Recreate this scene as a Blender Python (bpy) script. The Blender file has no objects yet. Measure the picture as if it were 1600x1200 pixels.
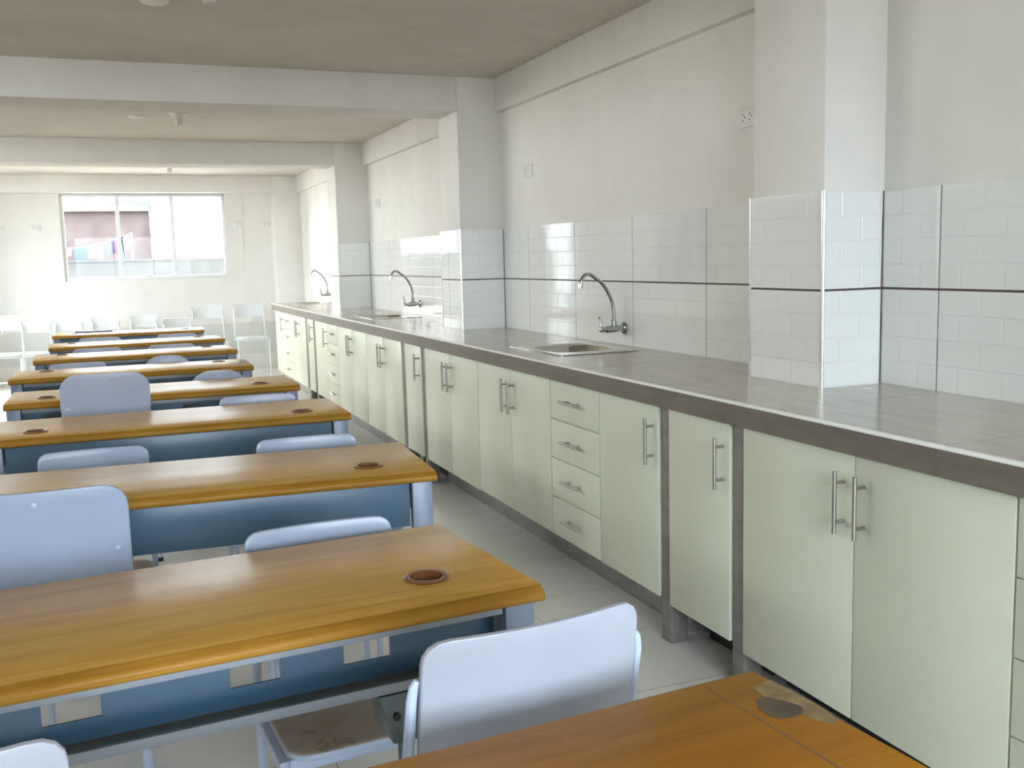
import bpy, bmesh, math, random
from mathutils import Vector, Matrix
random.seed(7)
S = bpy.context.scene
C = S.collection
PI = math.pi

# ------------------------------------------------------------------ materials
def mat(name):
    m = bpy.data.materials.new(name); m.use_nodes = True
    nt = m.node_tree
    b = nt.nodes['Principled BSDF']
    return m, nt, b
def N(nt, kind, **kw):
    n = nt.nodes.new(kind)
    for k, v in kw.items():
        setattr(n, k, v)
    return n
def L(nt, a, b): nt.links.new(a, b)
def math_n(nt, op, a, b=None, c=None):
    n = nt.nodes.new('ShaderNodeMath'); n.operation = op
    for i, v in enumerate((a, b, c)):
        if v is None: continue
        if isinstance(v, (int, float)): n.inputs[i].default_value = v
        else: nt.links.new(v, n.inputs[i])
    return n.outputs[0]
def mix_c(nt, fac, a, b):
    n = nt.nodes.new('ShaderNodeMix'); n.data_type = 'RGBA'
    for sock, v in ((n.inputs[0], fac), (n.inputs[6], a), (n.inputs[7], b)):
        if isinstance(v, (int, float)): sock.default_value = v
        elif isinstance(v, tuple): sock.default_value = (*v, 1)
        else: nt.links.new(v, sock)
    return n.outputs[2]
def pos_xyz(nt, obj=False):
    if obj:
        g = nt.nodes.new('ShaderNodeTexCoord'); out = g.outputs['Object']
    else:
        g = nt.nodes.new('ShaderNodeNewGeometry'); out = g.outputs['Position']
    s = nt.nodes.new('ShaderNodeSeparateXYZ'); nt.links.new(out, s.inputs[0])
    return out, s.outputs[0], s.outputs[1], s.outputs[2]
def noise(nt, vec, scale, detail=3, rough=.5, dist=0):
    n = nt.nodes.new('ShaderNodeTexNoise'); n.inputs['Scale'].default_value = scale
    n.inputs['Detail'].default_value = detail; n.inputs['Roughness'].default_value = rough
    n.inputs['Distortion'].default_value = dist
    nt.links.new(vec, n.inputs['Vector']); return n.outputs['Fac']
def mapping(nt, vec, scale, loc=(0, 0, 0)):
    n = nt.nodes.new('ShaderNodeMapping'); n.inputs['Scale'].default_value = scale
    n.inputs['Location'].default_value = loc
    nt.links.new(vec, n.inputs['Vector']); return n.outputs[0]
def ramp(nt, fac, *stops):
    n = nt.nodes.new('ShaderNodeValToRGB'); e = n.color_ramp.elements
    e[0].position = stops[0][0]; e[0].color = (*stops[0][1], 1)
    e[1].position = stops[-1][0]; e[1].color = (*stops[-1][1], 1)
    for p, c in stops[1:-1]:
        q = e.new(p); q.color = (*c, 1)
    nt.links.new(fac, n.inputs[0]); return n.outputs[0]
def bump(nt, b, height, strength, dist=.01):
    n = nt.nodes.new('ShaderNodeBump'); n.inputs['Strength'].default_value = strength
    n.inputs['Distance'].default_value = dist
    nt.links.new(height, n.inputs['Height']); nt.links.new(n.outputs[0], b.inputs['Normal'])

def paint(name, col, rough=.5, var=.06, scale=3., spec=.5, bmp=0, bscale=60, coat=0):
    m, nt, b = mat(name)
    p, x, y, z = pos_xyz(nt, True)
    n = noise(nt, p, scale, 4)
    lo = tuple(c * (1 - var) for c in col); hi = tuple(min(1, c * (1 + var)) for c in col)
    L(nt, ramp(nt, n, (.3, lo), (.7, hi)), b.inputs['Base Color'])
    b.inputs['Roughness'].default_value = rough
    b.inputs['Specular IOR Level'].default_value = spec
    b.inputs['Coat Weight'].default_value = coat
    b.inputs['Coat Roughness'].default_value = .12
    if bmp: bump(nt, b, noise(nt, p, bscale, 3), bmp, .004)
    return m
def metal(name, col, rough=.25):
    m, nt, b = mat(name)
    p, x, y, z = pos_xyz(nt, True)
    n = noise(nt, mapping(nt, p, (40, 40, 4)), 6, 2)
    L(nt, ramp(nt, n, (.3, tuple(c * .93 for c in col)), (.7, col)), b.inputs['Base Color'])
    b.inputs['Metallic'].default_value = 1; b.inputs['Roughness'].default_value = rough
    return m

M = {}
# plaster
def plaster(name, c1, c2, rough=.75):
    m, nt, b = mat(name)
    p, x, y, z = pos_xyz(nt)
    n1 = noise(nt, p, 1.1, 5, .6, .4)
    n2 = noise(nt, mapping(nt, p, (1, 1, .35)), 5, 4, .6)
    f = math_n(nt, 'ADD', math_n(nt, 'MULTIPLY', n1, .65), math_n(nt, 'MULTIPLY', n2, .35))
    L(nt, ramp(nt, f, (.36, c1), (.62, c2)), b.inputs['Base Color'])
    b.inputs['Roughness'].default_value = rough
    b.inputs['Specular IOR Level'].default_value = .25
    bump(nt, b, noise(nt, p, 35, 4, .6), .12, .004)
    return m
M['wall'] = plaster('wall_paint', (.73, .705, .67), (.795, .775, .74))
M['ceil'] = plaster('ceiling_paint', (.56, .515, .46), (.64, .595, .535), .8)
M['beam'] = plaster('beam_paint', (.72, .69, .665), (.785, .76, .73))
M['dado'] = plaster('dado_paint', (.60, .60, .56), (.66, .66, .62), .45)

# wall tiles : big 60 x 31 cm tiles whose glaze is pressed into 4 x 4 subway bricks
TP, TO, TZ, TH = .6366, 4.8811, .9, .3105
def tile_mat(name, side=False):
    m, nt, b = mat(name)
    p, x, y, z = pos_xyz(nt)
    u = math_n(nt, 'SUBTRACT', x if side else y, 0 if side else TO)
    v = math_n(nt, 'SUBTRACT', z, TZ)
    br = N(nt, 'ShaderNodeTexBrick'); br.offset = .5; br.squash = 1
    cv = N(nt, 'ShaderNodeCombineXYZ'); L(nt, u, cv.inputs[0]); L(nt, v, cv.inputs[1])
    L(nt, cv.outputs[0], br.inputs['Vector'])
    br.inputs['Scale'].default_value = 1
    br.inputs['Mortar Size'].default_value = .0035
    br.inputs['Mortar Smooth'].default_value = .6
    br.inputs['Brick Width'].default_value = TP / 4
    br.inputs['Row Height'].default_value = TH / 4
    br.inputs['Color1'].default_value = (1, 1, 1, 1); br.inputs['Color2'].default_value = (1, 1, 1, 1)
    br.inputs['Mortar'].default_value = (0, 0, 0, 1)
    # grout between the big tiles
    fz = math_n(nt, 'ABSOLUTE', math_n(nt, 'SUBTRACT', v, TH))
    gz = math_n(nt, 'LESS_THAN', fz, .0036)
    if side:
        grout = gz
    else:
        k = math_n(nt, 'FRACT', math_n(nt, 'ADD', math_n(nt, 'DIVIDE', u, TP), 100.5))
        gy = math_n(nt, 'LESS_THAN', math_n(nt, 'ABSOLUTE', math_n(nt, 'SUBTRACT', k, .5)), .0017 / TP)
        grout = math_n(nt, 'MAXIMUM', gz, gy)
    tint = noise(nt, p, 1.5, 2)
    white = ramp(nt, tint, (.3, (.74, .755, .735)), (.7, (.80, .81, .795)))
    L(nt, mix_c(nt, grout, white, (.085, .06, .055)), b.inputs['Base Color'])
    r = math_n(nt, 'ADD', math_n(nt, 'MULTIPLY', grout, .6), .06)
    L(nt, r, b.inputs['Roughness'])
    h = math_n(nt, 'SUBTRACT', br.outputs['Color'], grout)
    wob = noise(nt, p, 9, 2)
    h2 = math_n(nt, 'ADD', h, math_n(nt, 'MULTIPLY', wob, .25))
    bump(nt, b, h2, .45, .003)
    return m
M['tile'] = tile_mat('white_relief_tile'); M['tile_side'] = tile_mat('white_relief_tile_return', True)

# grey stone-look porcelain for the counter, dividers and plinth
def stone(name, c1, c2, rough, pitch=None, origin=TO, grout=(.12, .105, .095), axis='y'):
    m, nt, b = mat(name)
    p, x, y, z = pos_xyz(nt)
    f = noise(nt, mapping(nt, p, (6, 1.2, 6)), 3.5, 6, .65, .3)
    col = ramp(nt, f, (.32, c1), (.68, c2))
    if pitch:
        k = math_n(nt, 'FRACT', math_n(nt, 'ADD', math_n(nt, 'DIVIDE', math_n(nt, 'SUBTRACT', y, origin), pitch), 100.5))
        g = math_n(nt, 'LESS_THAN', math_n(nt, 'ABSOLUTE', math_n(nt, 'SUBTRACT', k, .5)), .0016 / pitch)
        col = mix_c(nt, g, col, grout)
    L(nt, col, b.inputs['Base Color'])
    b.inputs['Roughness'].default_value = rough
    return m
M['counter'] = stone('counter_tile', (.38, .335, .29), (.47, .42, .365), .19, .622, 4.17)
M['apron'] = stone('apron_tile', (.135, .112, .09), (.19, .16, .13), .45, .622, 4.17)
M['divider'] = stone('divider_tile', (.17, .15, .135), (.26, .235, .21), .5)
M['plinth'] = stone('plinth_tile', (.22, .205, .195), (.36, .34, .325), .45, .46, 4.44)

# floor
m, nt, b = mat('floor_tile')
p, x, y, z = pos_xyz(nt)
def lines(c, o, pitch, w):
    k = math_n(nt, 'FRACT', math_n(nt, 'ADD', math_n(nt, 'DIVIDE', math_n(nt, 'SUBTRACT', c, o), pitch), 100.5))
    return math_n(nt, 'LESS_THAN', math_n(nt, 'ABSOLUTE', math_n(nt, 'SUBTRACT', k, .5)), w / pitch)
g = math_n(nt, 'MAXIMUM', lines(x, -.28, .46, .0013), lines(y, 4.44, .46, .0013))
f = noise(nt, p, 1.2, 2)
L(nt, mix_c(nt, g, ramp(nt, f, (.2, (.79, .78, .75)), (.8, (.84, .83, .80))), (.26, .245, .22)), b.inputs['Base Color'])
b.inputs['Roughness'].default_value = .28
bump(nt, b, math_n(nt, 'SUBTRACT', 1, g), .2, .002)
M['floor'] = m

# desk wood : grain runs along the desk
def wood(name, dark, mid, light, rough=.27, coat=0, spec=.19):
    m, nt, b = mat(name)
    oi = N(nt, 'ShaderNodeObjectInfo')
    tc = N(nt, 'ShaderNodeTexCoord')
    off = N(nt, 'ShaderNodeVectorMath', operation='ADD')
    sc = N(nt, 'ShaderNodeVectorMath', operation='SCALE'); sc.inputs[0].default_value = (9, 7, 3)
    L(nt, oi.outputs['Random'], sc.inputs['Scale'])
    L(nt, tc.outputs['Object'], off.inputs[0]); L(nt, sc.outputs[0], off.inputs[1])
    v = off.outputs[0]
    g1 = noise(nt, mapping(nt, v, (1.1, 16, 16)), 2.2, 6, .6, .8)
    g2 = noise(nt, mapping(nt, v, (3, 120, 120)), 2.0, 3, .6)
    g3 = noise(nt, mapping(nt, v, (1.2, 3.2, 3)), 1.6, 2, .5, 1.5)
    f = math_n(nt, 'ADD', math_n(nt, 'ADD', math_n(nt, 'MULTIPLY', g1, .5), math_n(nt, 'MULTIPLY', g2, .2)), math_n(nt, 'MULTIPLY', g3, .3))
    L(nt, ramp(nt, f, (.34, dark), (.5, mid), (.66, light)), b.inputs['Base Color'])
    b.inputs['Roughness'].default_value = rough; b.inputs['Specular IOR Level'].default_value = spec
    b.inputs['Coat Weight'].default_value = coat; b.inputs['Coat Roughness'].default_value = .16
    bump(nt, b, g2, .015, .001)
    return m
M['wood'] = wood('varnished_oak', (.43, .225, .04), (.55, .305, .06), (.63, .375, .095))
M['wood_dark'] = wood('dark_varnished_oak', (.31, .125, .006), (.40, .17, .008), (.48, .225, .016), .36, 0, .1)
M['wood_edge'] = wood('varnished_oak_edge', (.25, .115, .012), (.34, .165, .02), (.42, .22, .034), .4, 0)
M['grommet'] = paint('brown_wood_ring', (.20, .075, .028), .25, .1, coat=.3)
M['hole'] = paint('dark_brown_cup', (.10, .028, .014), .3)
M['steel'] = paint('blue_grey_enamel', (.053, .118, .19), .33, .06, 4)
M['steel_leg'] = paint('light_blue_grey_enamel', (.20, .25, .355), .33, .05, 4)
M['steel_rail'] = paint('pale_grey_enamel', (.26, .285, .32), .35, .05, 5)
M['steel_dark'] = paint('grey_green_enamel', (.12, .145, .15), .4, .1, 6)
M['chair_blue'] = paint('pale_blue_paint', (.345, .405, .525), .3, .05, 5, bmp=.05, bscale=25)
M['chair_front'] = paint('pale_blue_scuffed_paint', (.395, .42, .485), .28, .06, 4, bmp=.06, bscale=18)
M['chair_dull'] = paint('dull_lavender_paint', (.45, .485, .61), .35, .06, 5)
M['chair_white'] = paint('white_grey_paint', (.66, .68, .69), .4, .04, 5)  # far window light put into the colour of the end-wall chairs
M['frame_blue'] = paint('pale_blue_frame_enamel', (.52, .60, .76), .3, .05, 8)
M['frame_white'] = paint('white_frame_enamel', (.70, .73, .75), .35, .04, 8)  # pale blue frames whitened in colour for the far window light
M['rivet'] = paint('painted_rivet', (.50, .58, .76), .25)
m, nt, b = mat('worn_seat_paint')
p, x, y, z = pos_xyz(nt, True)
w = noise(nt, p, 14, 6, .7, .6)
L(nt, ramp(nt, w, (.35, (.24, .19, .14)), (.45, (.42, .36, .30)), (.62, (.47, .43, .38)), (.7, (.30, .25, .2))), b.inputs['Base Color'])
b.inputs['Roughness'].default_value = .5
M['seat_worn'] = m
M['cab'] = paint('cream_melamine', (.66, .68, .54), .34, .02, 1.5, .45)
M['carcass'] = paint('cabinet_carcass_board', (.10, .10, .09), .6)  # board colour darkened to give the shade in door and drawer gaps
M['recess'] = paint('dark_recess_board', (.03, .028, .026), .8)  # near-black colour stands in for shade under the cabinets
M['handle'] = metal('brushed_nickel', (.50, .475, .43), .32)
M['chrome'] = metal('chrome', (.50, .51, .51), .1)
M['steel_sink'] = metal('stainless_sink', (.56, .55, .51), .14)
M['alu'] = metal('aluminium_trim', (.88, .87, .84), .22)
M['edge_trim'] = paint('pale_edge_strip', (.80, .785, .73), .3, .03)
M['plastic'] = paint('white_plastic', (.74, .74, .71), .4, .02)
M['pin'] = paint('black_pin_hole', (.02, .02, .02), .6)
M['lamp_plastic'] = paint('grey_white_lamp_plastic', (.62, .62, .60), .4)
M['win_frame'] = paint('white_window_frame', (.80, .81, .81), .4, .02)
M['stain'] = paint('dark_worn_varnish', (.085, .058, .03), .4, .4, 25)
M['bare'] = paint('bare_scuffed_wood', (.26, .175, .075), .5, .4, 40)
M['grout'] = paint('brown_grout', (.10, .07, .06), .8)
M['seam'] = paint('dark_veneer_seam', (.20, .10, .03), .4)
M['folder'] = paint('dark_blue_card', (.075, .07, .20), .45)
M['paper'] = paint('white_paper', (.8, .8, .78), .6)
M['cord'] = paint('white_cord', (.8, .8, .78), .5)
# exterior
def brickish(name):
    m, nt, b = mat(name)
    p, x, y, z = pos_xyz(nt)
    f = noise(nt, mapping(nt, p, (.8, .8, .45)), 1.4, 6, .65, .6)
    L(nt, ramp(nt, f, (.32, (.048, .030, .027)), (.5, (.058, .039, .035)), (.68, (.07, .052, .047))), b.inputs['Base Color'])
    b.inputs['Roughness'].default_value = .9
    return m
M['brick'] = brickish('red_adobe_wall')
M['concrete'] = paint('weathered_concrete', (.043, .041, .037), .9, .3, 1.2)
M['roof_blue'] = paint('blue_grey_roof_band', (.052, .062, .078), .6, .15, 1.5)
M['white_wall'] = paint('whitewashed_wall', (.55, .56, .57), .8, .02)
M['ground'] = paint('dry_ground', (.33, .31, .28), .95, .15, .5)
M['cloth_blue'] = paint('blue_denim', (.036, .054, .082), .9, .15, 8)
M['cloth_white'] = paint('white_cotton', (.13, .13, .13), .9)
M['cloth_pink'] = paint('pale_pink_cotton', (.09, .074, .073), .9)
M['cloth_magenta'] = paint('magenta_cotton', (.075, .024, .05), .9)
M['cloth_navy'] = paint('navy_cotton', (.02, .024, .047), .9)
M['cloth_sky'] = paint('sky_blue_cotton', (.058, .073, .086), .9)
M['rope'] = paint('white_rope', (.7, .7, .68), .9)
# glass : clear pane with fresnel reflection
m = bpy.data.materials.new('window_glass'); m.use_nodes = True; nt = m.node_tree; nt.nodes.clear()
o = N(nt, 'ShaderNodeOutputMaterial'); mx = N(nt, 'ShaderNodeMixShader'); tr = N(nt, 'ShaderNodeBsdfTransparent')
gl = N(nt, 'ShaderNodeBsdfGlossy'); gl.inputs['Roughness'].default_value = .02
fr = N(nt, 'ShaderNodeFresnel'); fr.inputs['IOR'].default_value = 1.2
tr.inputs['Color'].default_value = (.96, .98, .98, 1)
L(nt, fr.outputs[0], mx.inputs[0]); L(nt, tr.outputs[0], mx.inputs[1]); L(nt, gl.outputs[0], mx.inputs[2]); L(nt, mx.outputs[0], o.inputs[0])
M['glass'] = m

# ------------------------------------------------------------------ geometry helpers
class MB:
    """collects shapes of ONE part"""
    def __init__(s): s.v = []; s.f = []
    def add(s, vs, fs):
        o = len(s.v); s.v += [tuple(q) for q in vs]; s.f += [tuple(i + o for i in q) for q in fs]; return s
    def box(s, x0, x1, y0, y1, z0, z1):
        vs = [(x, y, z) for z in (z0, z1) for y in (y0, y1) for x in (x0, x1)]
        return s.add(vs, [(0, 2, 3, 1), (4, 5, 7, 6), (0, 1, 5, 4), (2, 6, 7, 3), (0, 4, 6, 2), (1, 3, 7, 5)])
    def prism(s, poly, a, b, axis='x'):
        """polygon of 2D points extruded along axis: x->(y,z)  y->(x,z)  z->(x,y)"""
        n = len(poly)
        def P(q, t): return {'x': (t, q[0], q[1]), 'y': (q[0], t, q[1]), 'z': (q[0], q[1], t)}[axis]
        vs = [P(q, a) for q in poly] + [P(q, b) for q in poly]
        fs = [tuple(range(n))[::-1], tuple(range(n, 2 * n))] + [(i, (i + 1) % n, n + (i + 1) % n, n + i) for i in range(n)]
        return s.add(vs, fs)
    def tube(s, pts, r, n=10, cap=True):
        pts = [Vector(p) for p in pts]; rings = []; vs = []; fs = []
        t0 = (pts[1] - pts[0]).normalized()
        up = Vector((0, 0, 1)) if abs(t0.z) < .9 else Vector((1, 0, 0))
        u = t0.cross(up).normalized()
        for i, p in enumerate(pts):
            a = pts[max(0, i - 1)]; c = pts[min(len(pts) - 1, i + 1)]
            t = (c - a).normalized()
            u = (u - t * u.dot(t)).normalized(); w = t.cross(u)
            rr = r[i] if isinstance(r, (list, tuple)) else r
            for k in range(n):
                an = 2 * PI * k / n
                vs.append(p + (u * math.cos(an) + w * math.sin(an)) * rr)
        for i in range(len(pts) - 1):
            for k in range(n):
                fs.append((i * n + k, i * n + (k + 1) % n, (i + 1) * n + (k + 1) % n, (i + 1) * n + k))
        if cap:
            fs.append(tuple(range(n))[::-1]); fs.append(tuple(range((len(pts) - 1) * n, len(pts) * n)))
        return s.add(vs, fs)
    def lathe(s, prof, c=(0, 0, 0), axis='z', n=24):
        """profile (radius, height) turned about an axis through c"""
        vs = []; fs = []
        for r, h in prof:
            for k in range(n):
                a = 2 * PI * k / n; q = (r * math.cos(a), r * math.sin(a), h)
                if axis == 'x': q = (q[2], q[0], q[1])
                if axis == 'y': q = (q[1], q[2], q[0])
                vs.append((q[0] + c[0], q[1] + c[1], q[2] + c[2]))
        for i in range(len(prof) - 1):
            for k in range(n):
                fs.append((i * n + k, i * n + (k + 1) % n, (i + 1) * n + (k + 1) % n, (i + 1) * n + k))
        if prof[0][0] > 1e-6: fs.append(tuple(range(n))[::-1])
        if prof[-1][0] > 1e-6: fs.append(tuple(range((len(prof) - 1) * n, len(prof) * n)))
        return s.add(vs, fs)
    def loops(s, ls, close_last=True, close_first=False):
        n = len(ls[0]); vs = [q for l in ls for q in l]; fs = []
        for i in range(len(ls) - 1):
            for k in range(n):
                fs.append((i * n + k, i * n + (k + 1) % n, (i + 1) * n + (k + 1) % n, (i + 1) * n + k))
        if close_last: fs.append(tuple(range((len(ls) - 1) * n, len(ls) * n)))
        if close_first: fs.append(tuple(range(n))[::-1])
        return s.add(vs, fs)
    def build(s, name, m, parent=None, bevel=0, seg=2, loc=None, ang=35, merge=False):
        me = bpy.data.meshes.new(name)
        bm = bmesh.new()
        bv = [bm.verts.new(q) for q in s.v]
        for f in s.f:
            try: bm.faces.new([bv[i] for i in f])
            except ValueError: pass
        if merge: bmesh.ops.remove_doubles(bm, verts=bm.verts, dist=1e-5)
        bmesh.ops.recalc_face_normals(bm, faces=bm.faces)
        if bevel:
            es = [e for e in bm.edges if len(e.link_faces) == 2 and e.calc_face_angle(0) > math.radians(40)]
            bmesh.ops.bevel(bm, geom=es, offset=bevel, segments=seg, profile=.5, affect='EDGES', clamp_overlap=True)
        for f in bm.faces: f.smooth = True
        bm.to_mesh(me); bm.free()
        me.set_sharp_from_angle(angle=math.radians(ang))
        me.materials.append(m if not isinstance(m, str) else M[m])
        ob = bpy.data.objects.new(name, me); C.objects.link(ob)
        if parent: ob.parent = parent
        if loc: ob.location = loc
        return ob
def rrect(cx, cy, hx, hy, r, z, n=6):
    out = []
    for sx, sy, a0 in ((1, 1, 0), (-1, 1, PI / 2), (-1, -1, PI), (1, -1, 1.5 * PI)):
        for k in range(n + 1):
            a = a0 + PI / 2 * k / n
            out.append((cx + sx * (hx - r) + r * math.cos(a), cy + sy * (hy - r) + r * math.sin(a), z))
    return out
def tag(o, label=None, cat=None, group=None, kind=None):
    if label: o['label'] = label
    if cat: o['category'] = cat
    if group: o['group'] = group
    if kind: o['kind'] = kind
    return o
def empty(name, loc, rz=0, **kw):
    o = bpy.data.objects.new(name, None); C.objects.link(o)
    o.location = loc; o.rotation_euler = (0, 0, rz); o.empty_display_size = .1
    return tag(o, **kw)
def boolean_cut(ob, cutters):
    for c in cutters:
        md = ob.modifiers.new('cut', 'BOOLEAN'); md.object = c; md.operation = 'DIFFERENCE'; md.solver = 'EXACT'
    bpy.context.view_layer.update()
    dg = bpy.context.evaluated_depsgraph_get()
    me = bpy.data.meshes.new_from_object(ob.evaluated_get(dg))
    ob.modifiers.clear(); ob.data = me
    me.set_sharp_from_angle(angle=math.radians(35))
    for c in cutters: bpy.data.objects.remove(c)
def copy_tree(o, parent=None):
    c = o.copy(); C.objects.link(c); c.parent = parent
    for ch in list(o.children): copy_tree(ch, c)
    return c

# ------------------------------------------------------------------ room
XW = .6523; XL = -3.9; YF = -2.6; YB = 13.22; YP4 = 13.0; ZC = 2.44; ZB = 2.235
def struct(mb, name, m, label, cat, bevel=0):
    return tag(mb.build(name, m, bevel=bevel), label, cat, kind='structure')
struct(MB().box(XL - .2, XW + .2, YF - .2, YB + .25, -.12, 0), 'floor', 'floor', 'pale grey tiled floor of the classroom', 'floor')
struct(MB().box(XL - .2, XW + .2, YF - .2, YB + .25, ZC, ZC + .15), 'ceiling', 'ceil', 'mottled plaster ceiling above the desks', 'ceiling')
wr = struct(MB().box(XW, XW + .2, YF - .2, YB + .25, 0, ZC), 'wall_right', 'wall', 'white plaster wall behind the long counter', 'wall')
# wall tiles between pillars (three bays in sight and the near bay)
PIL = [(2.585, 2.958, .4158), (5.925, 6.297, .3604), (9.416, 9.786, .3434), (YP4, YB + .1, .3108)]
ZT = .9 + 2 * TH
for y0, y1 in ((.2, 2.585), (2.958, 5.925), (6.297, 9.416), (9.786, 11.6)):
    MB().box(XW - .009, XW + .001, y0, y1, .9, ZT).build('wall_tiles', 'tile', wr)
# edge beam along the right wall
for k, (y0, y1) in enumerate(((YF, 2.585), (2.958, 5.925), (6.297, 9.416), (9.786, YP4))):
    struct(MB().box(.610, XW + .01, y0, y1, ZB, ZC), 'beam', 'beam',
           ['shallow plaster beam along the right wall, before the big pillar', 'shallow plaster beam over the first sink bay',
            'shallow plaster beam over the second sink bay', 'shallow plaster beam over the farthest sink bay'][k], 'beam', .004)
pn = ['big white pillar in front of the nearest counter stretch, one side brightly lit', 'white tiled pillar between the first and second sinks',
      'white tiled pillar between the second and third sinks', 'pillar in the far corner beside the end window wall']
bnm = ['plaster cross beam above the big white pillar', 'grey plaster cross beam over the pillar between first and second sinks',
       'plaster cross beam over the pillar between second and third sinks', 'plaster beam along the end wall above the window']
for k, (y0, y1, xp) in enumerate(PIL):
    pl = struct(MB().box(xp, XW + .02, y0, y1, 0 if k == 3 else .9, ZC), 'pillar', 'wall', pn[k], 'pillar', .004)
    if k < 3:
        MB().box(xp - .008, xp + .001, y0 - .0, y1 + .0, .9, ZT).build('front_tiles', 'tile', pl)
        MB().box(xp, XW - .009, y0 - .008, y0 + .001, .9, ZT).build('side_tiles', 'tile_side', pl)
        MB().box(xp, XW - .009, y1 - .001, y1 + .008, .9, ZT).build('side_tiles', 'tile_side', pl)
        for yy in (y0 - .004, y1 + .004):
            MB().tube([(xp - .004, yy, .9), (xp - .004, yy, ZT)], .0065, 10).build('corner_trim', 'alu', pl)
        MB().box(XW - .0125, XW - .0085, y0 - .0115, y0 - .0075, .9, ZT).build('corner_grout', 'grout', pl)
    bx1 = xp if k != 3 else XW + .02
    struct(MB().box(XL, xp if k < 3 else xp, y0, y1, ZB, ZC), 'beam', 'beam', bnm[k], 'beam', .004)

# ---- end wall with its window
W0, W1, WZ0, WZ1 = -2.165, -.255, 1.19, ZB
V0, V1, VZ0 = -3.34, -2.87, .35
wb = struct(MB().box(XL - .2, V0, YB, YB + .2, 0, ZC).box(V1, W0, YB, YB + .2, 0, ZC).box(V0, V1, YB, YB + .2, 0, VZ0).box(V0, V1, YB, YB + .2, WZ1, ZC).box(W1, XW + .2, YB, YB + .2, 0, ZC)
            .box(W0, W1, YB, YB + .2, 0, WZ0).box(W0, W1, YB, YB + .2, WZ1, ZC), 'wall_back', 'wall', 'pale end wall around the wide window', 'wall')
MB().box(XL, .31, YB - .012, YB + .001, .2, .60).build('dado', 'dado', wb)
struct(MB().box(XL, .31, YB - .02, YB + .001, 0, .2), 'baseboard_back', 'wall', 'pale base band along the foot of the end wall', 'baseboard', .003)

def window_y(name, x0, x1, z0, z1, yc, mull, label, sill=True):
    fr = MB().box(x0, x1, yc - .03, yc + .03, z0, z0 + .045).box(x0, x1, yc - .03, yc + .03, z1 - .04, z1)
    fr.box(x0, x0 + .04, yc - .03, yc + .03, z0 + .045, z1 - .04).box(x1 - .04, x1, yc - .03, yc + .03, z0 + .045, z1 - .04)
    w = empty(name, (0, 0, 0), label=label, cat='window', kind='structure')
    fr.build('window_frame', 'win_frame', w, .003)
    xs = [x0 + .04] + list(mull) + [x1 - .04]
    for q in mull:
        MB().box(q - .022, q + .022, yc - .025, yc + .025, z0 + .045, z1 - .04).build('mullion', 'win_frame', w, .003)
    for a, b_ in zip(xs[:-1], xs[1:]):
        MB().box(a, b_, yc - .003, yc + .003, z0 + .045, z1 - .04).build('pane', 'glass', w)
    return w
w1 = window_y('window_1', W0, W1, WZ0, WZ1, YB + .06, (-1.525, -.895), 'wide three-pane window in the end wall looking on to laundry')
window_y('window_6', V0, V1, VZ0, WZ1, YB + .06, (), 'narrow tall window in the end wall beside the left wall')  # added unseen window, placed to give the bright streak mirrored in the tiles
# lower transom and latch
MB().box(-.86, -.30, YB + .04, YB + .08, 1.41, 1.43).build('transom', 'win_frame', w1)
MB().box(-1.23, -1.17, YB + .015, YB + .035, WZ0 + .045, WZ0 + .065).box(-1.205, -1.195, YB + .01, YB + .03, WZ0 + .06, WZ0 + .085).build('latch', 'handle', w1)

# ---- left wall with added windows (unseen, put in to light the room)
LW = [(3.6, 5.5, 1.95, 2.40), (6.35, 9.35, 1.9, 2.40), (10.5, 12.15, .85, 2.40)]
def wall_holes(fixed, a0, a1, holes, mk):
    mb = MB(); cur = a0
    for h0, h1, z0, z1 in holes:
        mk(mb, cur, h0, 0, ZC); mk(mb, h0, h1, 0, z0); mk(mb, h0, h1, z1, ZC); cur = h1
    mk(mb, cur, a1, 0, ZC); return mb
struct(wall_holes(0, YF - .2, YB + .2, LW, lambda mb, a, b_, z0, z1: mb.box(XL - .2, XL, a, b_, z0, z1)), 'wall_left', 'wall', 'white plaster wall with windows opposite the counter', 'wall')
for k, (a, b_, z0, z1) in enumerate(LW):
    w = empty('window_%d' % (k + 2), (0, 0, 0), label=['high strip window in the left wall opposite the first sink', 'high strip window in the left wall opposite the second sink', 'tall window in the left wall next to the end wall'][k], cat='window', kind='structure')  # added window, there to bring daylight in
    xc = XL - .1
    fm = MB().box(xc - .03, xc + .03, a, b_, z0, z0 + .05).box(xc - .03, xc + .03, a, b_, z1 - .05, z1).box(xc - .03, xc + .03, a, a + .05, z0 + .05, z1 - .05).box(xc - .03, xc + .03, b_ - .05, b_, z0 + .05, z1 - .05)
    fm.build('window_frame', 'win_frame', w)
    mids = [a + (b_ - a) * t / 3 for t in (1, 2)]
    for q in mids: MB().box(xc - .025, xc + .025, q - .02, q + .02, z0 + .05, z1 - .05).build('mullion', 'win_frame', w)
    ys = [a + .05] + mids + [b_ - .05]
    for q, r_ in zip(ys[:-1], ys[1:]): MB().box(xc - .003, xc + .003, q, r_, z0 + .05, z1 - .05).build('pane', 'glass', w)
FW = [(-2.5, .5, .85, 2.2)]
struct(wall_holes(0, XL - .2, XW + .2, FW, lambda mb, a, b_, z0, z1: mb.box(a, b_, YF - .2, YF, z0, z1)), 'wall_front', 'wall', 'white plaster wall behind the viewer', 'wall')
window_y('window_5', -2.5, .5, .85, 2.2, YF - .1, (-1.5, -.5), 'wide window in the wall behind the viewer')  # added unseen window, put in to light the near bay from behind

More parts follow.
